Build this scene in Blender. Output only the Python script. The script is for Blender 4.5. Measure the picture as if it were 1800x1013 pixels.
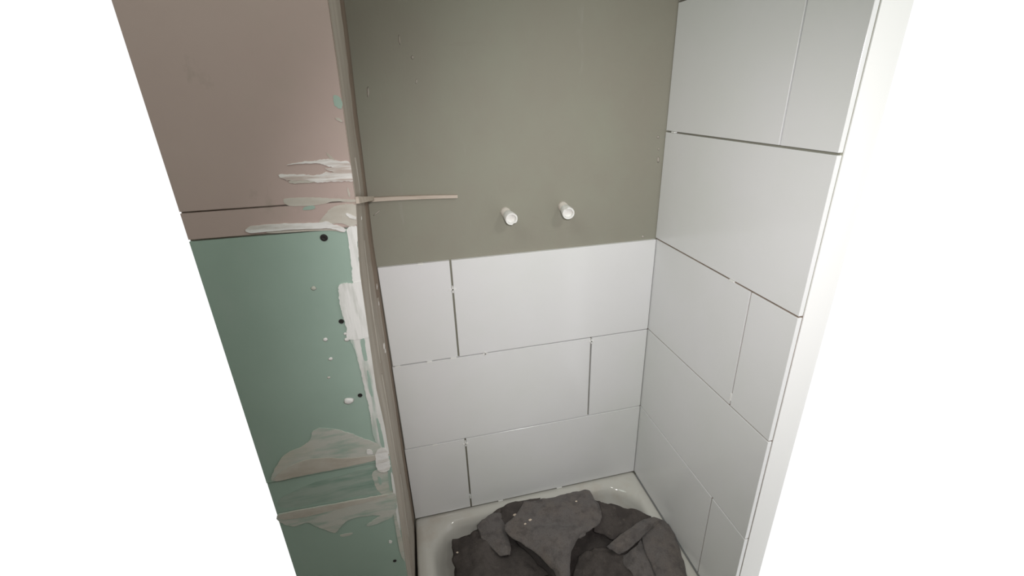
import bpy, bmesh, math, random
from mathutils import Vector, Matrix, noise

C = bpy.context.scene.collection
for o in list(bpy.data.objects):
    bpy.data.objects.remove(o)
random.seed(4)

# ------------------------------------------------------------------ camera
FPX = 799.66
CAM = Vector((-0.57243, -0.95919, 1.08783))
RIGHT = Vector((0.970210, -0.241227, -0.022408))
DOWN = Vector((-0.114235, -0.373955, -0.920385))
FWD = Vector((0.213643, 0.895526, -0.390371))
cam_data = bpy.data.cameras.new('camera')
cam = bpy.data.objects.new('camera', cam_data)
C.objects.link(cam)
m = Matrix((RIGHT, -DOWN, -FWD)).transposed().to_4x4()
m.translation = CAM
cam.matrix_world = m
cam_data.sensor_width = 36.0
cam_data.lens = 36.0 * FPX / 1800.0
cam_data.shift_x = -16.5 / 1800.0
cam_data.shift_y = -5.0 / 1800.0
cam_data.clip_start = 0.02
bpy.context.scene.camera = cam

# ------------------------------------------------------------------ world, lights, exposure
sc = bpy.context.scene
w = bpy.data.worlds.new('world')
sc.world = w
w.use_nodes = True
bg = w.node_tree.nodes['Background']
bg.inputs[0].default_value = (1, 1, 1, 1)
bg.inputs[1].default_value = 1.05

def lamp(name, kind, loc, target, energy, color, **kw):
    d = bpy.data.lights.new(name, kind)
    d.energy = energy
    d.color = color
    for k, v in kw.items():
        setattr(d, k, v)
    o = bpy.data.objects.new(name, d)
    C.objects.link(o)
    o.location = loc
    o.rotation_euler = (Vector(target) - Vector(loc)).to_track_quat('-Z', 'Y').to_euler()
    return o

lamp('hand_torch', 'SPOT', (-0.55, -1.00, 1.14), (-0.13, 0.0, 0.63), 26.0, (1.0, 0.965, 0.985),
     spot_size=math.radians(84), spot_blend=1.0, shadow_soft_size=0.02)
lamp('fill_lamp_left', 'AREA', (-1.25, -1.0, 2.1), (0.0, -0.25, 0.75), 7.5, (0.88, 1.0, 0.93), shape='DISK', size=0.8)  # added greenish fill for the tiled side wall, no such lamp known
lamp('work_lamp', 'AREA', (-0.08, -1.05, 1.45), (-0.35, 0.0, 0.75), 1.8, (0.98, 1.0, 0.94), shape='DISK', size=0.12)

sc.view_settings.view_transform = 'Standard'
sc.view_settings.look = 'None'
sc.view_settings.exposure = 0.0
sc.view_settings.gamma = 1.0
sc.view_settings.use_curve_mapping = False

# ------------------------------------------------------------------ helpers
def ray(u, v):
    return RIGHT * ((u - 916.5) / FPX) + DOWN * ((v - 501.5) / FPX) + FWD

def at(u, v, axis, val):
    """point of the plane axis=val seen in the photograph at (u, v)"""
    d = ray(u, v)
    return CAM + d * ((val - CAM[axis]) / d[axis])

def link(name, me, mat, parent=None):
    o = bpy.data.objects.new(name, me)
    C.objects.link(o)
    if mat and not me.materials:
        me.materials.append(mat)
    if parent:
        o.parent = parent
    return o

def obj(name, bm, mat, parent=None, smooth=False, angle=None):
    bmesh.ops.recalc_face_normals(bm, faces=bm.faces)
    me = bpy.data.meshes.new(name)
    bm.to_mesh(me)
    bm.free()
    if smooth:
        for p in me.polygons:
            p.use_smooth = True
        if angle:
            me.set_sharp_from_angle(angle=math.radians(angle))
    return link(name, me, mat, parent)

def empty(name, loc=(0, 0, 0)):
    o = bpy.data.objects.new(name, None)
    C.objects.link(o)
    o.location = loc
    o.empty_display_size = 0.02
    return o

def tag(o, label, cat, group=None):
    o['label'] = label
    o['category'] = cat
    if group:
        o['group'] = group
    return o

def struct(o, label=None):
    o['kind'] = 'structure'
    if label:
        o['label'] = label
    return o

def add_box(bm, x0, x1, y0, y1, z0, z1, bevel=0.0):
    r = bmesh.ops.create_cube(bm, size=1.0)
    vs = r['verts']
    for v in vs:
        v.co = Vector(((x0 + x1) / 2 + v.co.x * (x1 - x0), (y0 + y1) / 2 + v.co.y * (y1 - y0),
                       (z0 + z1) / 2 + v.co.z * (z1 - z0)))
    if bevel:
        es = list({e for v in vs for e in v.link_edges})
        bmesh.ops.bevel(bm, geom=es, offset=bevel, segments=1, affect='EDGES', profile=0.5)

def box(name, dims, mat, parent=None, bevel=0.0):
    bm = bmesh.new()
    add_box(bm, *dims, bevel=bevel)
    return obj(name, bm, mat, parent)

def add_lathe(bm, prof, origin, axis, n=20):
    """prof: list of (distance along axis, radius)"""
    axis = Vector(axis).normalized()
    u = axis.orthogonal().normalized()
    v = axis.cross(u)
    rings = []
    for d, r in prof:
        rings.append([bm.verts.new(Vector(origin) + axis * d + (u * math.cos(a) + v * math.sin(a)) * max(r, 1e-5))
                      for a in (2 * math.pi * k / n for k in range(n))])
    for a, b in zip(rings, rings[1:]):
        for k in range(n):
            bm.faces.new((a[k], a[(k + 1) % n], b[(k + 1) % n], b[k]))
    bm.faces.new(rings[0][::-1])
    bm.faces.new(rings[-1])

# ------------------------------------------------------------------ materials
def lin(c):
    return tuple((x / 255 / 12.92) if x <= 10 else ((x / 255 + 0.055) / 1.055) ** 2.4 for x in c) + (1,)

def mat(name, base, rough=0.6, spec=0.5, patches=(), bump=None, coat=0.0, sheen=0.0, sss=0.0):
    """patches: (colour, noise scale (x,y,z), threshold lo, hi, strength, offset)"""
    M = bpy.data.materials.new(name)
    M.use_nodes = True
    nt = M.node_tree
    N, L = nt.nodes, nt.links
    b = N['Principled BSDF']
    b.inputs['Roughness'].default_value = rough
    b.inputs['Specular IOR Level'].default_value = spec
    b.inputs['Coat Weight'].default_value = coat
    b.inputs['Sheen Weight'].default_value = sheen
    if sss:
        b.inputs['Subsurface Weight'].default_value = sss
        b.inputs['Subsurface Radius'].default_value = (0.004, 0.004, 0.004)
    tc = N.new('ShaderNodeTexCoord')
    col = None
    for i, (pc, scale, lo, hi, strength, off) in enumerate(patches):
        mp = N.new('ShaderNodeMapping')
        mp.inputs['Scale'].default_value = scale
        mp.inputs['Location'].default_value = (off, off * 1.7, off * 0.6)
        L.new(tc.outputs['Object'], mp.inputs['Vector'])
        ns = N.new('ShaderNodeTexNoise')
        ns.inputs['Scale'].default_value = 1.0
        ns.inputs['Detail'].default_value = 5.0
        ns.inputs['Roughness'].default_value = 0.6
        L.new(mp.outputs[0], ns.inputs['Vector'])
        mr = N.new('ShaderNodeMapRange')
        mr.inputs['From Min'].default_value = lo
        mr.inputs['From Max'].default_value = hi
        mr.inputs['To Max'].default_value = strength
        L.new(ns.outputs['Fac'], mr.inputs['Value'])
        mx = N.new('ShaderNodeMix')
        mx.data_type = 'RGBA'
        L.new(mr.outputs[0], mx.inputs['Factor'])
        if col is None:
            mx.inputs['A'].default_value = lin(base)
        else:
            L.new(col, mx.inputs['A'])
        mx.inputs['B'].default_value = lin(pc)
        col = mx.outputs['Result']
    if col is None:
        b.inputs['Base Color'].default_value = lin(base)
    else:
        L.new(col, b.inputs['Base Color'])
    if bump:
        scale, strength, dist = bump
        mp = N.new('ShaderNodeMapping')
        mp.inputs['Scale'].default_value = scale
        L.new(tc.outputs['Object'], mp.inputs['Vector'])
        ns = N.new('ShaderNodeTexNoise')
        ns.inputs['Scale'].default_value = 1.0
        ns.inputs['Detail'].default_value = 6.0
        L.new(mp.outputs[0], ns.inputs['Vector'])
        bp = N.new('ShaderNodeBump')
        bp.inputs['Strength'].default_value = strength
        bp.inputs['Distance'].default_value = dist
        L.new(ns.outputs['Fac'], bp.inputs['Height'])
        L.new(bp.outputs[0], b.inputs['Normal'])
    return M

TILE = mat('white_glazed_tile', (228, 228, 228), rough=0.16, spec=0.5,
           patches=[((223, 225, 221), (3, 3, 3), .4, .7, .8, 3.1)], bump=((9, 9, 9), .02, .01))
CEMENT = mat('grey_cement_board', (146, 145, 132), rough=0.75, spec=0.25,
             patches=[((142, 136, 124), (2.2, 2.2, 1.6), .35, .7, .7, 1.3),
                      ((148, 152, 136), (5, 5, 4), .45, .75, .5, 5.0),
                      ((166, 163, 154), (30, 30, 6), .66, .80, .35, 9.0),
                      ((134, 128, 118), (9, 9, 60), .64, .8, .25, 2.0)],
             bump=((140, 140, 140), .12, .002))
RENDER_ = mat('trowelled_grey_render', (176, 168, 157), rough=0.85, spec=0.2,
              patches=[((154, 142, 130), (30, 14, 2.2), .42, .62, .8, 1.0),
                       ((190, 185, 175), (45, 40, 3.0), .56, .70, .7, 6.0),
                       ((152, 146, 135), (8, 30, 9), .45, .7, .5, 3.0)],
              bump=((70, 70, 9), .5, .004))
PINK = mat('pink_plasterboard', (180, 160, 153), rough=0.85, spec=0.2,
           patches=[((170, 158, 146), (7, 7, 5), .48, .66, .7, 2.0),
                    ((186, 168, 160), (3, 3, 3), .4, .7, .7, 8.0),
                    ((150, 140, 126), (16, 16, 10), .63, .75, .6, 4.0)], bump=((60, 60, 60), .1, .002))
GREEN = mat('green_plasterboard', (156, 175, 163), rough=0.8, spec=0.25,
            patches=[((146, 165, 153), (5, 5, 4), .4, .7, .7, 1.0),
                     ((160, 174, 165), (12, 12, 6), .58, .75, .6, 6.0)], bump=((70, 70, 70), .1, .002))
PLASTER = mat('white_joint_plaster', (222, 219, 216), rough=0.9, spec=0.15,
              patches=[((190, 183, 175), (14, 14, 70), .50, .66, .8, 1.0),
                       ((186, 192, 184), (30, 30, 14), .60, .74, .5, 5.0)], bump=((60, 60, 90), .5, .003))
PLASTER_V = mat('brushed_vertical_plaster', (216, 214, 210), rough=0.9, spec=0.15,
                patches=[((158, 176, 164), (95, 60, 9), .52, .64, .75, 1.0),
                         ((190, 186, 180), (20, 20, 16), .5, .7, .6, 5.0)], bump=((90, 60, 12), .5, .003))
PLASTER_B = mat('brushed_white_plaster', (224, 222, 219), rough=0.9, spec=0.15,
                patches=[((196, 196, 190), (90, 60, 12), .50, .66, .8, 1.0)], bump=((110, 60, 14), .6, .003))
PLASTER_P = mat('plaster_brushed_on_pink', (220, 216, 212), rough=0.9, spec=0.15,
                patches=[((182, 166, 157), (14, 14, 150), .47, .62, .9, 1.0), ((198, 188, 180), (30, 30, 30), .5, .7, .5, 4.0)], bump=((20, 60, 150), .6, .003))
SMEAR = mat('thin_plaster_smear', (190, 189, 181), rough=0.9, spec=0.15,
            patches=[((156, 172, 160), (10, 10, 44), .47, .62, .9, 1.0),
                     ((196, 186, 172), (9, 9, 9), .5, .72, .7, 5.0)], bump=((40, 60, 80), .4, .002))
BUFF = mat('buff_plaster_smear', (190, 184, 174), rough=0.9, spec=0.15,
           patches=[((174, 164, 152), (14, 14, 30), .46, .66, .8, 1.0)], bump=((40, 60, 80), .4, .002))
THIN = mat('scraped_green_skim', (160, 172, 162), rough=0.85, spec=0.2,
           patches=[((124, 150, 136), (8, 8, 44), .44, .64, .9, 2.0)], bump=((40, 60, 80), .3, .002))
SCREW = mat('black_screw_steel', (38, 34, 33), rough=0.5, spec=0.4)
LATH = mat('pale_wooden_lath', (196, 184, 170), rough=0.7, spec=0.3,
           patches=[((176, 160, 146), (12, 60, 90), .45, .65, .7, 1.0)])
SPACER = mat('white_spacer_plastic', (236, 236, 232), rough=0.25, spec=0.6)
PIPE = mat('dull_white_pipe', (204, 198, 188), rough=0.45, spec=0.4,
           patches=[((186, 172, 160), (50, 90, 50), .5, .7, .6, 1.0)], bump=((60, 300, 60), .2, .002))
CAP = mat('white_cap_plastic', (232, 232, 228), rough=0.35, spec=0.5,
          patches=[((214, 208, 202), (60, 60, 60), .5, .7, .6, 1.0)])
TRAY = mat('white_enamel_tray', (206, 204, 196), rough=0.12, spec=0.5,
           patches=[((186, 174, 158), (6, 6, 6), .56, .74, .7, 1.0),
                    ((198, 190, 178), (14, 14, 14), .58, .74, .5, 4.0)])
SEALANT = mat('dirty_corner_sealant', (120, 112, 102), rough=0.7, spec=0.3,
              patches=[((88, 80, 74), (30, 30, 12), .45, .65, .9, 1.0)])
FELT_SHADE = mat('felt_painted_shade', (90, 84, 81), rough=1.0, spec=0.05,  # same felt in a darker colour, painting the shade between its folds
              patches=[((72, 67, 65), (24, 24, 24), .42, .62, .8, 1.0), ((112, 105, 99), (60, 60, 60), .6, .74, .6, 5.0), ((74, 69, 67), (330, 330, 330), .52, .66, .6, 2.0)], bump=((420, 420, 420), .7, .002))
CLOTH = mat('dark_grey_felt', (110, 105, 103), rough=1.0, spec=0.05, sheen=0.15,
            patches=[((116, 107, 101), (16, 16, 16), .45, .65, .7, 1.0),
                     ((80, 76, 75), (40, 40, 40), .48, .68, .7, 3.0),
                     ((134, 126, 118), (190, 190, 190), .60, .74, .6, 6.0), ((84, 79, 77), (330, 330, 330), .52, .66, .6, 2.0)],
            bump=((420, 420, 420), .7, .002))
CRUMB = mat('plaster_crumb', (222, 206, 188), rough=0.9, spec=0.1)
GROUT = mat('tan_adhesive_bed', (136, 122, 110), rough=0.9, spec=0.15,
            patches=[((112, 100, 90), (20, 20, 20), .4, .65, .8, 2.0)])
PALE = mat('pale_render', (176, 170, 160), rough=0.85, spec=0.2, patches=[((160, 153, 142), (40, 40, 12), .45, .65, .8, 2.0)])
ADHESIVE = mat('brown_adhesive', (134, 120, 107), rough=0.9, spec=0.15,
               patches=[((118, 105, 94), (20, 20, 5), .42, .65, .8, 2.0)], bump=((60, 60, 12), .4, .003))
REVEAL = mat('white_painted_reveal', (238, 238, 236), rough=0.8, spec=0.2)
CONCRETE = mat('bare_concrete', (110, 102, 94), rough=0.9, spec=0.2,
               patches=[((90, 84, 78), (4, 4, 4), .4, .7, .7, 1.0)])
UNSEEN_PLASTER = mat('unseen_room_plaster', (190, 184, 176), rough=0.9, spec=0.1,
            patches=[((176, 170, 162), (3, 3, 3), .4, .7, .6, 1.0)])

# ------------------------------------------------------------------ room shell
FLOOR = -0.15
TOP = 2.30
floor = struct(box('floor', (-1.80, 0.008, -2.3, 0.03, FLOOR - 0.1, FLOOR), CONCRETE),
               'bare concrete floor under the shower tray')
unseen_ceiling = struct(box('unseen_ceiling', (-1.80, 0.03, -2.3, 0.03, TOP, TOP + 0.1), UNSEEN_PLASTER), 'unseen plastered slab added overhead to shade the room from above')  # out of view, put in to keep world light off the upper walls
unseen_side_left = struct(box('unseen_wall_left', (-1.86, -1.80, -2.4, 0.0, FLOOR, TOP), UNSEEN_PLASTER), 'unseen plain wall added at the far left to block light')  # unseen, added to cut ambient light from the white world
unseen_side_right = struct(box('unseen_wall_right', (0.03, 0.09, -2.4, -0.90, FLOOR, TOP), UNSEEN_PLASTER), 'unseen plain wall added at the far right to block light')  # unseen too, closes off world light behind the open gap
unseen_wall_rear = struct(box('unseen_wall_rear', (-1.80, 0.03, -2.4, -2.3, FLOOR, TOP), UNSEEN_PLASTER), 'unseen plain wall added opposite the shower to block light')  # behind the camera, added because it dims the shower corner

# back wall: grey board with three tiled rows
wall_back = struct(box('wall_back', (-0.86, 0.03, 0.008, 0.06, FLOOR, TOP), CEMENT),
                   'grey cement board back wall tiled only along its lowest three rows')
def z_rows(k, gap=0.0030):
    return 0.25 * k + gap / 2, 0.25 * (k + 1) - gap / 2

def tile_back(x0, x1, k, dy=0.0):
    z0, z1 = z_rows(k)
    if k == 0:
        z0 = 0.0045
    return box('tile', (x0, x1, 0.0 + dy, 0.0082, z0, z1), TILE, wall_back, bevel=0.0005)

XL, XR = -0.6590, -0.0020
G = 0.0022
tile_back(XL, -0.5040 - G, 2)
tile_back(-0.5040 + G, XR, 2, -0.0004)
tile_back(XL - .0015, -0.1610 - G, 1, -0.0003)
tile_back(-0.1610 + G, XR, 1)
tile_back(XL - .003, -0.5062 - G, 0)
tile_back(-0.5062 + G, XR, 0, -0.0004)
# dabs and scrapes of plaster on the grey board
def dab(u, v, rx, rz, ang=0.0, mt=None, parent=None, plane=0.008, axis=1):
    p = at(u, v, axis, plane)
    bm = bmesh.new()
    n = 12
    ring, ring2 = [], []
    for k in range(n):
        a = 2 * math.pi * k / n
        r = 1 + 0.28 * noise.noise(Vector((u * .31 + math.cos(a) * 1.3, v * .17 + math.sin(a) * 1.3, 2.0)))
        x, z = rx * r * math.cos(a), rz * r * math.sin(a)
        x, z = x * math.cos(ang) - z * math.sin(ang), x * math.sin(ang) + z * math.cos(ang)
        ring.append(bm.verts.new((p.x + x, plane, p.z + z)))
        ring2.append(bm.verts.new((p.x + x * .6, plane - min(rx, rz) * .35, p.z + z * .6)))
    for k in range(n):
        bm.faces.new((ring[k], ring[(k + 1) % n], ring2[(k + 1) % n], ring2[k]))
    bm.faces.new(ring2)
    bm.faces.new(ring[::-1])
    return obj('plaster_dab', bm, mt or BUFF, parent, smooth=True)

for u, v, rx, rz, a in [(725, 101, .003, .003, 0), (1157, 241, .0035, .003, 0), (1157, 281, .003, .007, .1),
                        (1158, 262, .002, .003, 0), (1130, 416, .004, .003, 0), (663, 374, .010, .0016, .6),
                        (647, 162, .002, .010, -.1), (702, 70, .0016, .008, 0), (732, 143, .0014, .005, -.2),
                        (600, 145, .0015, .006, .2)]:
    if u > 610:
        dab(u, v, rx, rz, a, PALE, wall_back)

# right wall: fully tiled, first tiles of the odd rows cut
YE = -0.44
wall_right = struct(box('wall_right', (0.011, 0.06, YE, 0.06, FLOOR, TOP), REVEAL),
                    'side wall fully tiled in large white tiles')
box('adhesive_bed', (0.0022, 0.0115, YE + .002, 0.006, 0.0, 0.754), GROUT, wall_right)
box('adhesive_bed', (0.0065, 0.0115, YE + .002, 0.008, 0.754, TOP - .002), CEMENT, wall_right)
for k in range(0, 9):
    z0, z1 = z_rows(k, 0.0036 if k >= 3 else 0.0032)
    if k == 0:
        z0 = 0.003
    z1 = min(z1, TOP)
    ys = 0.0060 if k >= 3 else 0.0030
    cuts = [ys, -0.3328, YE] if k % 2 == 0 else [ys, YE]
    for i in range(len(cuts) - 1):
        a = cuts[i] - (0.0016 if i else 0)
        b = cuts[i + 1] + (0.0016 if i + 1 < len(cuts) - 1 else 0)
        dx = random.uniform(-.0004, .0004)
        box('tile', (0.0 + dx, 0.0082, b, a, z0, z1), TILE, wall_right, bevel=0.0005)

# left wall: plasterboard nib, its rendered side facing the shower
YF = -0.27
OUT = [(-0.15, -0.674), (0.17, -0.6700), (0.40, -0.6640), (0.55, -0.6635), (0.63, -0.6665), (0.72, -0.6640),
       (0.84, -0.6605), (0.90, -0.655), (0.95, -0.6495), (1.03, -0.6472), (1.12, -0.6448), (1.20, -0.6432), (2.30, -0.628)]
INN = [(-0.15, -0.668), (0.0, -0.6660), (0.25, -0.6655), (0.50, -0.6640), (0.75, -0.6620), (0.80, -0.6620), (0.87, -0.6595),
       (1.0, -0.6555), (1.06, -0.6540), (1.19, -0.6485), (1.24, -0.6475), (2.30, -0.632)]
def interp(t, z):
    for (a, x), (b, y) in zip(t, t[1:]):
        if z <= b:
            return x + (y - x) * (z - a) / (b - a)
    return t[-1][1]
XLEFT = -0.872
bm = bmesh.new()
nz, ny = 150, 16
grid = []
for i in range(nz + 1):
    z = FLOOR + (TOP - FLOOR) * i / nz
    xo, xi = interp(OUT, z), interp(INN, z)
    row = []
    for j in range(ny + 1):
        t = j / ny
        y = (YF + 0.0005) * (1 - t) + 0.008 * t
        x = xo * (1 - t) + xi * t
        if 0 < j < ny:
            x += 0.0011 * noise.noise(Vector((y * 26, z * 5, 0))) + 0.0005 * noise.noise(Vector((y * 80, z * 18, 4)))
        row.append(bm.verts.new((x, y, z)))
    grid.append(row)
for i in range(nz):
    for j in range(ny):
        bm.faces.new((grid[i][j], grid[i][j + 1], grid[i + 1][j + 1], grid[i + 1][j]))
fl = [bm.verts.new((XLEFT, YF + 0.0005, z)) for z in (FLOOR, TOP)]
bl = [bm.verts.new((XLEFT, 0.008, z)) for z in (FLOOR, TOP)]
bm.faces.new([fl[0], bl[0]] + [grid[0][j] for j in range(ny, -1, -1)])
bm.faces.new([fl[1], bl[1]] + [grid[nz][j] for j in range(ny, -1, -1)])
bm.faces.new([fl[0], fl[1]] + [grid[i][0] for i in range(nz, -1, -1)])
bm.faces.new([bl[0], bl[1]] + [grid[i][ny] for i in range(nz, -1, -1)])
bm.faces.new([fl[0], fl[1], bl[1], bl[0]])
wall_left = struct(obj('wall_left', bm, RENDER_, smooth=True, angle=35),
                   'short wall of pink and green plasterboard with a rendered grey side')

def board(z0, z1, mt, depth=0.012, inset=0.0):
    bm = bmesh.new()
    n = max(2, int((z1 - z0) / 0.03))
    pts = [(interp(OUT, z0 + (z1 - z0) * k / n) - 0.0008, z0 + (z1 - z0) * k / n) for k in range(n + 1)]
    pts = [(XLEFT, z0)] + pts + [(XLEFT, z1)]
    f = [bm.verts.new((x, YF - depth + inset, z)) for x, z in pts]
    b = [bm.verts.new((x, YF + 0.0005, z)) for x, z in pts]
    k = len(pts)
    bm.faces.new(f)
    bm.faces.new(b[::-1])
    for i in range(k):
        bm.faces.new((f[i], f[(i + 1) % k], b[(i + 1) % k], b[i]))
    return obj('plasterboard', bm, mt, wall_left)
# fronts of the boards stand at YF; the core sits behind them
SH = 0.0
def shift(o, dy):
    o.location.y += dy
FRONT = YF - 0.004
boards = [board(0.952, TOP, PINK, .004), board(0.9135, 0.9495, PINK, .004), board(0.4725, 0.9105, GREEN, .004),
          board(0.3900, 0.4705, GREEN, .0025), board(FLOOR, 0.3880, GREEN, .004)]
for bd, lb in zip(boards, ['pink plasterboard above the horizontal slit', 'narrow pink plasterboard strip above the green board',
                           'large green plasterboard with black screws', 'recessed narrow green plasterboard band',
                           'lowest green plasterboard']):
    bd['label'] = lb

def catmull(pts, sub):
    out = []
    n = len(pts)
    for i in range(n):
        p0, p1, p2, p3 = (Vector(pts[(i + j - 1) % n]) for j in range(4))
        for s in range(sub):
            t = s / sub
            out.append(0.5 * ((2 * p1) + (p2 - p0) * t + (2 * p0 - 5 * p1 + 4 * p2 - p3) * t * t
                              + (3 * p1 - p0 - 3 * p2 + p3) * t ** 3))
    return out

def patch(pix, mt, thick=0.0012, rag=0.0012, sub=9, name='plaster_patch', label=None, base=FRONT, fr=160):
    """irregular skim of plaster lying on the front of the left wall"""
    pts = []
    for u, v in pix:
        p = at(u, v, 1, base)
        pts.append((p.x, p.z))
    pts = catmull(pts, sub)
    bm = bmesh.new()
    f, b = [], []
    for p in pts:
        q = Vector((p.x * fr, p.y * fr, 1.5))
        x = p.x + rag * (noise.noise(q) + .8 * noise.noise(q * 2.7) + .6 * noise.noise(q * 6.1))
        z = p.y + rag * (noise.noise(q + Vector((9, 4, 2))) + .8 * noise.noise(q * 2.7 + Vector((3, 3, 3))))
        x = min(x, interp(OUT, z) - 0.0002)
        f.append(bm.verts.new((x, base - thick, z)))
        b.append(bm.verts.new((x, base + 0.0004, z)))
    n = len(f)
    for i in range(n):
        bm.faces.new((f[i], f[(i + 1) % n], b[(i + 1) % n], b[i]))
    es = [bm.edges.get((f[i], f[(i + 1) % n])) for i in range(n)]
    bmesh.ops.triangle_fill(bm, use_beauty=True, edges=es)
    o = obj(name, bm, mt, wall_left)
    if label:
        o['label'] = label
    return o

# brushed plaster on the pink board
patch([(505, 290), (528, 285), (548, 283), (575, 280), (600, 283), (614, 285), (620, 300), (622, 319), (605, 319), (580, 320), (556, 321), (544, 318), (505, 316), (490, 308), (520, 306),
       (552, 308), (570, 304), (585, 302), (572, 298), (582, 294), (570, 291), (556, 287)], PLASTER_P, .0012, .0014)
patch([(520, 314), (560, 311), (560, 320), (510, 322)], BUFF, .0009)
patch([(574, 268), (578, 271), (588, 281), (584, 282), (576, 274)], BUFF, .0006, .0006)
patch([(612, 330), (616, 344), (614, 346), (611, 336)], BUFF, .0006, .0006)
patch([(562, 392), (574, 374), (590, 362), (606, 359), (622, 359), (629, 368), (628, 380), (628, 392), (618, 398), (600, 393), (580, 393)], BUFF, .0009)
patch([(608, 375), (616, 376), (626, 382), (626, 386), (616, 383)], PLASTER, .0018, .0008)
patch([(440, 398), (500, 393), (560, 391), (575, 389), (585, 394), (598, 397), (608, 403), (606, 407), (596, 405), (584, 402), (570, 401), (500, 404), (440, 409)], PLASTER, .0022, .0007)
patch([(480, 406), (575, 402), (590, 403), (606, 406), (600, 408), (575, 405), (480, 410)], BUFF, .0010, .0004)
patch([(500, 350), (541, 347), (580, 349), (624, 351), (624, 355), (590, 354), (560, 360), (510, 362)], BUFF, .0005, .0008)
patch([(535, 364), (549, 361), (554, 364), (550, 368), (533, 369)], GREEN, .0005, .0004, label='green scuff on the pink board')
patch([(586, 168), (596, 170), (602, 183), (599, 192), (590, 186)], GREEN, .0004, .0012, label='green scuff near the board edge')
patch([(589, 207), (596, 207), (602, 213), (600, 215), (592, 211)], BUFF, .0008, .0006)
# edge strip of plaster running down the green board
patch([(610, 402), (620, 398), (628, 400), (629, 430), (631, 460), (634, 480), (642, 500), (632, 500), (622, 497), (619, 480), (616, 455), (613, 430)], PLASTER_B, .0011)
patch([(596, 501), (606, 498), (622, 497), (640, 496), (645, 520), (649, 545), (650, 570), (651, 590), (640, 594), (626, 596), (611, 594), (609, 575), (603, 555), (598, 535), (596, 515)],
      PLASTER_B, .0022, .0012)
patch([(613, 592), (626, 595), (650, 588), (655, 610), (658, 640), (664, 670), (672, 700), (678, 730), (684, 765), (690, 795), (680, 800), (668, 785),
       (658, 770), (653, 745), (650, 725), (644, 695), (638, 670), (631, 640), (624, 615)], PLASTER_V, .0013)
patch([(634, 596), (641, 596), (643, 615), (646, 632), (640, 632), (636, 615)], GREEN, .0017, .0005, label='green board left bare in the plaster')
patch([(645, 652), (650, 660), (655, 690), (655, 697), (650, 690)], GREEN, .0017, .0005, label='green board left bare in the plaster')
patch([(662, 735), (668, 745), (676, 785), (672, 788), (666, 765)], GREEN, .0017, .0005, label='green board left bare in the plaster')
# dots
for u, v, r in [(572, 597, .004), (610, 597, .0045), (581, 631, .0038), (613, 705, .0085), (578, 664, .0026), (607, 587, .003), (551, 507, .004)]:
    dab(u, v, r, r * .85, .3, PLASTER if u != 551 else SMEAR, wall_left, plane=FRONT)
# big smears low on the wall
patch([(480, 830), (500, 800), (530, 785), (543, 776), (547, 768), (549, 760), (560, 753), (580, 753), (600, 757), (620, 763), (645, 773), (662, 779), (676, 785), (688, 797), (672, 804), (650, 811), (620, 818), (590, 824), (565, 829), (520, 838), (480, 845)],
      SMEAR, .0012, .0010)
patch([(490, 832), (530, 810), (570, 804), (610, 805), (650, 801), (686, 797), (680, 801), (650, 811), (605, 821), (570, 828), (520, 838), (485, 845)], BUFF, .0019, .0007)
patch([(645, 790), (653, 791), (655, 797), (646, 797)], PLASTER, .0022, .0006)
patch([(662, 793), (672, 786), (680, 790), (684, 806), (685, 822), (676, 829), (664, 825), (660, 808)], PLASTER, .0024, .0012)
patch([(490, 880), (520, 862), (560, 846), (600, 836), (640, 824), (668, 820), (676, 835), (672, 855), (660, 868), (630, 872), (600, 878), (570, 883), (500, 893)],
      THIN, .0003, .0012, base=YF - .0025)
patch([(655, 830), (680, 826), (686, 850), (691, 868), (676, 872), (662, 858)], SMEAR, .0006, .0014, base=YF - .0025)
patch([(664, 838), (669, 840), (671, 850), (667, 851)], GREEN, .0010, .0004, base=YF - .0025, label='green board left bare in the plaster')
patch([(682, 828), (687, 832), (690, 858), (685, 860)], GREEN, .0010, .0004, base=YF - .0025, label='green board left bare in the plaster')
patch([(490, 904), (520, 898), (570, 888), (600, 883), (640, 876), (672, 870), (694, 868), (698, 885), (695, 900), (686, 910), (668, 918), (652, 924), (645, 922), (660, 912), (668, 906), (640, 907), (620, 911),
       (606, 918), (597, 928), (588, 936), (570, 930), (556, 925), (541, 918), (515, 925), (490, 915)], SMEAR, .0014, .0012)
patch([(495, 903), (580, 887), (620, 880), (672, 870), (680, 871), (650, 880), (620, 888), (585, 896), (541, 907), (500, 912)], BUFF, .0019, .0006)
patch([(598, 941), (610, 938), (620, 937), (616, 941), (604, 944)], SMEAR, .0006, .0006)
patch([(684, 950), (689, 951), (688, 955), (684, 954)], PLASTER, .0010, .0004)
patch([(692, 898), (698, 900), (703, 930), (709, 960), (713, 985), (708, 982), (702, 966), (698, 945), (694, 920)], SMEAR, .0010, .0007)
patch([(687, 832), (692, 840), (697, 866), (700, 890), (705, 925), (702, 930), (696, 900), (691, 866)], PLASTER_V, .0012, .0006)

# black drywall screws
for u, v, r in [(569.5, 418, .0054), (600, 565, .0040), (633, 695, .0038), (694, 986, .0036)]:
    p = at(u, v, 1, FRONT)
    bm = bmesh.new()
    add_lathe(bm, [(-.004, r * .5), (0.0005, r), (0.0011, r * .92), (0.0013, r * .45), (0.0006, r * .3)], p, (0, -1, 0), 14)
    s = obj('screw', bm, SCREW, wall_left, smooth=True, angle=40)
    s['label'] = 'black drywall screw head'

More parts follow.
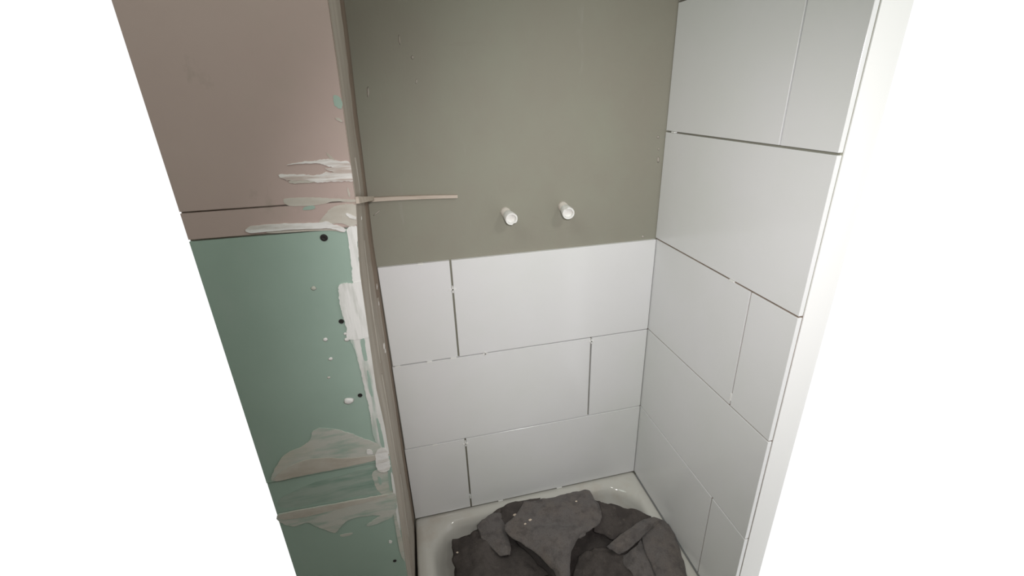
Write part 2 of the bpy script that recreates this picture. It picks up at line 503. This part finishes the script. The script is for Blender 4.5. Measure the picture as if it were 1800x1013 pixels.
# corner bead and sealant joint on the rendered side
for z0, z1, mix, hw, seed in [(0.62, 0.86, .36, .009, 1), (0.94, 1.00, .30, .006, 4), (0.34, 0.60, .30, .010, 7), (0.10, 0.32, .42, .010, 9)]:
    bm = bmesh.new()
    pv = None
    for i in range(31):
        z = z0 + (z1 - z0) * i / 30
        t = mix + .05 * noise.noise(Vector((seed, 0, z * 9)))
        x = interp(OUT, z) * (1 - t) + interp(INN, z) * t
        wv = (hw + .005 * noise.noise(Vector((seed, 2, z * 40)))) * math.sin(math.pi * (i + .6) / 31.2) ** .5
        y = YF * (1 - t) + .008 * t
        vs = [bm.verts.new((x - .002, y - wv, z)), bm.verts.new((x + .0016, y - wv * .2, z)), bm.verts.new((x - .002, y + wv, z))]
        if pv:
            for k in range(3):
                bm.faces.new((pv[k], pv[(k + 1) % 3], vs[(k + 1) % 3], vs[k]))
        pv = vs
    obj('trowel_ridge', bm, PALE, wall_left, smooth=True)
for z, t, r in [(.905, .30, .004), (.725, .80, .006), (.69, .78, .004), (.60, .70, .006), (.585, .72, .004)]:
    bm = bmesh.new()
    bmesh.ops.create_icosphere(bm, subdivisions=2, radius=r)
    x = interp(OUT, z) * (1 - t) + interp(INN, z) * t
    for q in bm.verts:
        q.co = Vector((x, YF * (1 - t) + .008 * t, z)) + Vector((q.co.x * .4, q.co.y * 1.6, q.co.z * 1.1)) * (1 + .4 * noise.noise(q.co * 300))
    obj('plaster_dab', bm, PLASTER, wall_left, smooth=True)
# brown adhesive left along the inner corner
bm = bmesh.new()
pv = None
for i in range(101):
    z = 0.02 + 1.38 * i / 100
    a = max(0.02, .085 + .02 * noise.noise(Vector((1, 0, z * 7))) + .010 * noise.noise(Vector((1, 4, z * 40)))) * (.55 if z < .7 else 1.0)
    xi = interp(INN, z)
    def xs(y):
        t = (y - YF) / (.008 - YF)
        return interp(OUT, z) * (1 - t) + xi * t
    ya, yb = .0075 - a, .0075
    vs = [bm.verts.new((xs(ya) - .002, ya, z)), bm.verts.new((xs(ya) + .0011, ya + .006, z)), bm.verts.new((xi + .0016, yb, z)), bm.verts.new((xi - .002, yb, z))]
    if pv:
        for k in range(4):
            bm.faces.new((pv[k], pv[(k + 1) % 4], vs[(k + 1) % 4], vs[k]))
    pv = vs
obj('adhesive_smear', bm, ADHESIVE, wall_left, smooth=True, angle=30)
bm = bmesh.new()
for i in range(31):
    z = -0.0 + 0.42 * i / 30
    xa = interp(INN, z) - .001
    wv = .0042 * (1 - i / 34) + .0012 * noise.noise(Vector((5, 0, z * 30)))
    vs = [bm.verts.new((xa, .008 - .020 * (1 - i / 32), z)), bm.verts.new((xa + .002 + wv * .4, .0062, z)), bm.verts.new((xa + .002 + wv * .4, .009, z)), bm.verts.new((xa, .009, z))]
    if i:
        for k in range(4):
            bm.faces.new((pv[k], pv[(k + 1) % 4], vs[(k + 1) % 4], vs[k]))
    pv = vs
obj('joint_sealant', bm, SEALANT, wall_left, smooth=True, angle=40)

# ------------------------------------------------------------------ shower tray
def rrect(x0, x1, y0, y1, r, n=8):
    out = []
    for cx, cy, a0 in [(x1 - r, y1 - r, 0), (x0 + r, y1 - r, 90), (x0 + r, y0 + r, 180), (x1 - r, y0 + r, 270)]:
        for k in range(n + 1):
            a = math.radians(a0 + 90 * k / n)
            out.append((cx + r * math.cos(a), cy + r * math.sin(a)))
    return out
bm = bmesh.new()
X0, X1, Y0, Y1 = -0.6625, -0.0005, -0.78, 0.0065
loops = []
IN = [(0.0, FLOOR + .02, .004), (0.0, FLOOR, .004)]
prof = [(0.0, FLOOR, .006), (0.0, -0.006, .006), (.0018, -0.0018, .008), (.006, 0.0, .012), (.022, -0.0008, .03), (.030, -0.0035, .055), (.036, -0.008, .075),
        (.041, -0.015, .085), (.046, -0.028, .085), (.052, -0.050, .083), (.060, -0.066, .080), (.075, -0.077, .075), (.11, -0.082, .07), (.20, -0.086, .05)]
for ins, z, r in prof:
    dl = ins * 1.0
    loops.append([bm.verts.new((x, y, z)) for x, y in rrect(X0 + ins * 1.05, X1 - ins * .82, Y0 + ins, Y1 - ins * .88, r)])
for a, b in zip(loops, loops[1:]):
    n = len(a)
    for k in range(n):
        bm.faces.new((a[k], a[(k + 1) % n], b[(k + 1) % n], b[k]))
bm.faces.new(loops[-1])
bm.faces.new(loops[0][::-1])
tray = obj('shower_tray', bm, TRAY, smooth=True, angle=50)
tag(tray, 'white enamelled shower tray with rounded rim at the foot of the tiles', 'shower tray')

# ------------------------------------------------------------------ crumpled cloth in the tray
from mathutils.bvhtree import BVHTree
def sheet(bm, ctrl, su=7, sv=7, thick=0.006, rough=0.0022, seed=0):
    """ctrl: rows of (u, v, z): a cloth panel through these real points"""
    P = [[at(u, v, 2, z) for u, v, z in row] for row in ctrl]
    nr, nc = len(P), len(P[0])
    def cr(a, b, c, d, t):
        return 0.5 * ((2 * b) + (c - a) * t + (2 * a - 5 * b + 4 * c - d) * t * t + (3 * b - a - 3 * c + d) * t ** 3)
    def row_at(row, t, n):
        i = min(int(t), n - 2)
        f = t - i
        a = row[i - 1] if i > 0 else row[i] * 2 - row[i + 1]
        d = row[i + 2] if i + 2 < n else row[i + 1] * 2 - row[i]
        return cr(a, row[i], row[i + 1], d, f)
    su, sv = su + 3, sv + 3
    H, W = (nr - 1) * su, (nc - 1) * sv
    g = []
    for i in range(H + 1):
        line = []
        for j in range(W + 1):
            cols = [row_at([P[r][c] for r in range(nr)], i / su, nr) for c in range(nc)]
            p = row_at(cols, j / sv, nc)
            q = p * 55 + Vector((seed, seed, seed))
            p = p + Vector((noise.noise(q), noise.noise(q + Vector((7, 1, 3))), noise.noise(q + Vector((2, 9, 5))))) * rough
            p = p + Vector((0, 0, 1)) * (rough * .8 * noise.noise(p * 24 + Vector((seed, 0, 5))) + .0014 * noise.noise(q * 2.4) + .0008 * noise.noise(q * 7))
            line.append(p)
        g.append(line)
    top = [[bm.verts.new(p) for p in l] for l in g]
    bot = []
    for i in range(H + 1):
        l = []
        for j in range(W + 1):
            a = g[min(i + 1, H)][j] - g[max(i - 1, 0)][j]
            b = g[i][min(j + 1, W)] - g[i][max(j - 1, 0)]
            n = a.cross(b)
            n = n.normalized() if n.length > 1e-9 else Vector((0, 0, 1))
            if n.z < 0:
                n = -n
            l.append(bm.verts.new(g[i][j] - n * thick))
        bot.append(l)
    for i in range(H):
        for j in range(W):
            bm.faces.new((top[i][j], top[i][j + 1], top[i + 1][j + 1], top[i + 1][j]))
            bm.faces.new((bot[i][j], bot[i + 1][j], bot[i + 1][j + 1], bot[i][j + 1]))
    for i in range(H):
        for j in (0, W):
            bm.faces.new((top[i][j], top[i + 1][j], bot[i + 1][j], bot[i][j]))
    for j in range(W):
        for i in (0, H):
            bm.faces.new((top[i][j], top[i][j + 1], bot[i][j + 1], bot[i][j]))

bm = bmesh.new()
shade_bm = bmesh.new()
# darker cloth filling the basin, its colour standing in for shade in the hollows
sheet(shade_bm, [[(815, 945, -.03), (900, 905, -.02), (1000, 885, -.015), (1090, 890, -.015), (1150, 915, -.012)],
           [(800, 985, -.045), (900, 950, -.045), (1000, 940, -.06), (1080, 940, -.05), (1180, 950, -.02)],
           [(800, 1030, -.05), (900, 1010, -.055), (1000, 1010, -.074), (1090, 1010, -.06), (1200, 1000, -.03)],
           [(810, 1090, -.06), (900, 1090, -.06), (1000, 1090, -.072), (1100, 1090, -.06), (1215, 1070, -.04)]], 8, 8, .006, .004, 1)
# left panel, in the darkened cloth colour
sheet(shade_bm, [[(797, 948, -.012), (828, 939, -.006), (858, 909, .002), (893, 886, .006)],
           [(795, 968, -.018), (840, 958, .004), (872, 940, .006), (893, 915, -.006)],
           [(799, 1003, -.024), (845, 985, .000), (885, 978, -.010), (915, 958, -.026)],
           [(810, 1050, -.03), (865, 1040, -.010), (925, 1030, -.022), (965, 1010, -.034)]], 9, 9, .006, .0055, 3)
# tall light flap on the left
sheet(bm, [[(838, 925, .006), (856, 908, .012), (873, 901, .010), (884, 903, .004)],
           [(846, 944, .008), (864, 932, .016), (880, 930, .014), (890, 934, .002)],
           [(862, 962, .006), (877, 956, .014), (889, 956, .010), (897, 960, .000)],
           [(878, 978, -.002), (886, 976, .002), (892, 975, .002), (898, 976, -.006)]], 6, 6, .004, .0022, 5)
# dark peak at back left
sheet(shade_bm, [[(882, 894, .012), (897, 884, .022), (926, 879, .020), (950, 876, .018)],
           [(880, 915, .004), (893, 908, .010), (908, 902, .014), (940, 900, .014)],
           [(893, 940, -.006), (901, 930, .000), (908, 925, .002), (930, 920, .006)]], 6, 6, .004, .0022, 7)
# central flap, the largest piece
sheet(bm, [[(920, 883, .022), (960, 876, .022), (1000, 868, .024), (1030, 861, .026), (1040, 870, .020)],
           [(905, 907, .026), (950, 898, .030), (1000, 893, .034), (1035, 888, .032), (1054, 890, .022)],
           [(888, 924, .026), (935, 920, .030), (985, 919, .028), (1030, 916, .026), (1057, 912, .022)],
           [(898, 944, .026), (940, 938, .036), (985, 933, .042), (1018, 931, .040), (1042, 930, .030)],
           [(935, 968, .014), (960, 960, .028), (985, 954, .034), (1005, 950, .032), (1016, 947, .022)],
           [(968, 1000, .002), (976, 994, .014), (986, 988, .018), (996, 982, .016), (1003, 976, .008)],
           [(990, 1040, -.01), (994, 1036, -.002), (997, 1030, .002), (999, 1030, .000), (1002, 1025, -.008)]], 7, 7, .005, .0034, 9)
# right rear panel, shade painted by the darker cloth colour
sheet(shade_bm, [[(1046, 878, .014), (1062, 884, .020), (1090, 892, .012), (1118, 897, .010), (1145, 908, .014)],
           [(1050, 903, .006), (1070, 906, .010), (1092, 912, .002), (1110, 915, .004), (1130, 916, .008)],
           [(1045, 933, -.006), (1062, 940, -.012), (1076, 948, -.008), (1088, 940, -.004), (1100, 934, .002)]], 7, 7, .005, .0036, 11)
# hem band folded over on the right
sheet(bm, [[(1066, 961, .010), (1080, 948, .018), (1105, 930, .024), (1130, 914, .027), (1150, 909, .024)],
           [(1074, 966, .016), (1092, 955, .026), (1116, 938, .032), (1140, 921, .034), (1160, 912, .026)],
           [(1088, 976, .004), (1104, 967, .014), (1122, 951, .018), (1143, 932, .022), (1164, 916, .020)]], 6, 6, .006, .0014, 13)
# right panel lapping on to the rim
sheet(bm, [[(1128, 944, .010), (1142, 930, .018), (1160, 913, .022), (1176, 922, .014)],
           [(1133, 966, .012), (1152, 950, .024), (1172, 938, .022), (1187, 942, .010)],
           [(1144, 992, .008), (1166, 978, .022), (1184, 966, .020), (1195, 964, .008)],
           [(1158, 1025, .004), (1178, 1010, .016), (1194, 1000, .014), (1205, 1000, .004)],
           [(1172, 1070, -.006), (1190, 1060, .006), (1204, 1050, .006), (1214, 1046, .000)]], 6, 6, .005, .0026, 15)
# lower right panels in front of the dark hollow
sheet(bm, [[(1094, 978, .002), (1106, 970, .010), (1118, 960, .010), (1127, 950, .006)],
           [(1098, 994, .006), (1114, 986, .016), (1126, 978, .012), (1136, 970, .004)],
           [(1112, 1014, .004), (1126, 1006, .012), (1140, 1000, .008), (1150, 996, -.002)],
           [(1120, 1070, -.006), (1135, 1060, .000), (1150, 1055, -.002), (1164, 1050, -.010)]], 6, 6, .005, .0026, 16)
sheet(shade_bm, [[(1022, 974, -.016), (1044, 964, -.008), (1068, 964, .000), (1098, 975, .000)],
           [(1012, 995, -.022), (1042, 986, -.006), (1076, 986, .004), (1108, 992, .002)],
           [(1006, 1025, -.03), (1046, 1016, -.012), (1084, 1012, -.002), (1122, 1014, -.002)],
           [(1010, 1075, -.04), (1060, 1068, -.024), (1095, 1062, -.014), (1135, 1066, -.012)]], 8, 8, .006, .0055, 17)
bm.normal_update()
shade_bm.normal_update()
trees = [BVHTree.FromBMesh(bm), BVHTree.FromBMesh(shade_bm)]
rag = obj('floor_cloth', bm, CLOTH, smooth=True)
tag(rag, 'crumpled dark grey felt cloth heaped in the shower tray', 'cloth')
back = obj('shaded_folds', shade_bm, FELT_SHADE, rag, smooth=True)  # same cloth in a darker colour, standing in for shade
back['label'] = 'shaded folds of the grey cloth, painted darker'

# ------------------------------------------------------------------ crumbs of plaster on the cloth
crumbs = [(905, 906, .005, 'largest pale plaster crumb in a dark fold at the back left of the cloth', .0075),
          (932, 915, .004, 'pale plaster crumb near the left edge of the cloth\'s central flap', .028),
          (923, 922, .0035, 'small plaster crumb just left of another on the cloth\'s central flap', .0275),
          (1013, 882, .003, 'tiny buff crumb near the rear edge of the cloth', .027),
          (804, 972, .003, 'tiny pale crumb at the far left edge of the cloth', -.0145)]
for u, v, r, lb, z in crumbs:
    bm = bmesh.new()
    bmesh.ops.create_icosphere(bm, subdivisions=1, radius=r)
    hits = [h for h in (t.ray_cast(CAM, ray(u, v)) for t in trees) if h[0]]
    p = min(hits, key=lambda h: h[3])[0] + Vector((0, 0, r * .3)) if hits else at(u, v, 2, z)
    for q in bm.verts:
        q.co = Vector((q.co.x * 1.2, q.co.y * .8, q.co.z * .55)) * (1 + .3 * noise.noise(q.co * 400 + Vector((u, v, 0))))
    o = obj('plaster_crumb', bm, CRUMB)
    o.location = p
    tag(o, lb, 'crumb', 'plaster crumbs on the cloth')

# ------------------------------------------------------------------ capped pipe stubs
def pipe(x, z, tip, label, roll):
    e = empty('water_pipe_stub', (x, 0.008, z))
    tag(e, label, 'pipe', 'capped pipe stubs in the grey wall')
    ax = Vector(tip) - Vector((x, 0.008, z))
    L = ax.length
    axn = ax.normalized()
    bm = bmesh.new()
    pr = [(-0.004, .0108), (.0, .0108), (.004, .0104)]
    d = .005
    while d < L * .55:
        pr += [(d, .0100), (d + .0012, .0108)]
        d += .0026
    pr += [(L * .55, .0100)]
    add_lathe(bm, pr, (0, 0, 0), axn, 24)
    obj('threaded_stub', bm, PIPE, e, smooth=True, angle=60)
    bm = bmesh.new()
    u = axn.orthogonal().normalized()
    v = axn.cross(u)
    n = 36
    rings = []
    for d, r in [(L * .45, .0098), (L * .47, .0112), (L * .62, .0124), (L - .002, .0136), (L, .0130), (L, .0098), (L - .0075, .0090), (L - .0075, .0001)]:
        ring = []
        for k in range(n):
            a = 2 * math.pi * k / n
            aa = (a - roll) % (2 * math.pi)
            rr = r
            if r > .0115 and (aa < .32 or aa > 2 * math.pi - .32):
                rr = r - .0022 * (1 - (min(aa, 2 * math.pi - aa) / .32) ** 2)
            ring.append(bm.verts.new(axn * d + (u * math.cos(a) + v * math.sin(a)) * rr))
        rings.append(ring)
    for a, b in zip(rings, rings[1:]):
        for k in range(n):
            bm.faces.new((a[k], a[(k + 1) % n], b[(k + 1) % n], b[k]))
    bm.faces.new(rings[0][::-1])
    bm.faces.new(rings[-1])
    obj('end_cap', bm, CAP, e, smooth=True, angle=40)
    return e

pipe(-0.3744, 0.8462, at(899.5, 385.5, 1, -0.044), 'left capped white pipe stub sticking out of the grey wall', 1.2)
pipe(-0.2412, 0.8485, at(999.5, 375.5, 1, -0.046), 'right capped white pipe stub, nearer the tiled side wall', 4.4)

# ------------------------------------------------------------------ pale laths at the left of the grey wall
def bar(name, a, b, hw, hd, mt, label, bend=0.0):
    a, b = Vector(a), Vector(b)
    d = (b - a).normalized()
    up = Vector((0, 0, 1))
    side = d.cross(up).normalized()
    up = side.cross(d)
    bm = bmesh.new()
    prev = None
    n = 10
    for i in range(n + 1):
        p = a.lerp(b, i / n) + up * bend * math.sin(math.pi * i / n)
        k = 1 - .25 * i / n
        vs = [bm.verts.new(p + side * hd * s + up * hw * t * k) for s, t in ((-1, -1), (1, -1), (1, 1), (-1, 1))]
        if prev:
            for q in range(4):
                bm.faces.new((prev[q], prev[(q + 1) % 4], vs[(q + 1) % 4], vs[q]))
        else:
            bm.faces.new(vs[::-1])
        prev = vs
    bm.faces.new(prev)
    o = obj(name, bm, mt)
    return tag(o, label, 'lath', 'pale laths across the grey wall')

pa, pb = at(648, 351, 1, 0.003), at(804, 345, 1, 0.003)
bar('wooden_lath', pa, pb, .0042, .0048, LATH, 'long thin pale lath lying flat across the grey wall', .0012)
bar('wooden_lath', at(627, 352, 1, YF + .004), at(655, 349, 1, -0.0055), .0050, .0030, LATH,
    'short pale lath end spanning the rendered corner, left of the long lath')

# ------------------------------------------------------------------ plastic tile spacers
def spacer(p, normal, label, arms=(1, 1, 1, 1), ln=.007, t=.0015, vert=True):
    bm = bmesh.new()
    for k, (dx, dz) in enumerate([(1, 0), (-1, 0), (0, 1), (0, -1)]):
        if not arms[k]:
            continue
        x0, x1 = sorted((0, dx * ln)) if dx else (-t, t)
        z0, z1 = sorted((0, dz * ln)) if dz else (-t, t)
        if normal == 'y':
            add_box(bm, x0, x1, -.0018, .006, z0, z1)
        else:
            add_box(bm, -.0012, .006, x0, x1, z0, z1)
    o = obj('tile_spacer', bm, SPACER)
    o.location = p
    tag(o, label, 'tile spacer', 'white plastic tile spacers')
    return o

H4, HV, HH = (1, 1, 1, 1), (0, 0, 1, 1), (1, 1, 0, 0)
spacer((-.5040, -.0006, .6792), 'y', 'white cross spacer in the upright joint of the top tile row', H4, .008)
spacer((-.5690, -.0008, .7482), 'y', 'white spacer end on the top edge of the uppermost tile row', HH, .006)
spacer((-.5742, -.0006, .4995), 'y', 'shiny white spacer under the cut tile, left part of the upper level joint', HH, .006)
spacer((-.5170, -.0004, .4998), 'y', 'white spacer in the upper level joint, just left of the upright joint', HH, .007)
spacer((-.4390, -.0006, .4990), 'y', 'white cross spacer in the upper level joint, right of the upright joint', H4, .006)
spacer((-.6480, -.0004, .4995), 'y', 'white spacer at the far left end of the upper level joint', HH, .006)
spacer((-.1610, -.0006, .4890), 'y', 'white spacer at the top of the right-hand upright joint', H4, .006)
spacer((-.5062, -.0006, .2330), 'y', 'white cross spacer in the upright joint of the bottom tile row', H4, .007)
spacer((-.5850, -.0006, .2490), 'y', 'shiny white spacer in the lower level joint near the rendered corner', HH, .006)
spacer((-.5062, -.0006, .0430), 'y', 'white spacer low in the bottom upright joint above the tray', HV, .005, .0016)
spacer((-.4208, .0004, .0022), 'y', 'white spacer under the bottom tiles, left of the cloth peak', HH, .007, .0016)
spacer((-.2430, .0004, .0022), 'y', 'white spacer under the bottom tiles, behind the cloth', HH, .008, .0016)
spacer((-.0006, -.0250, 1.0000), 'x', 'white spacer in the side wall joint beside the grey board', HH, .006, .0014)
spacer((-.0006, -.3328, .5200), 'x', 'white spacer in the upright joint of the side wall tiles', HV, .008, .0014)
spacer((-.0006, -.2800, .7500), 'x', 'white spacer in the side wall joint level with the top of the tiles', HH, .006, .0014)
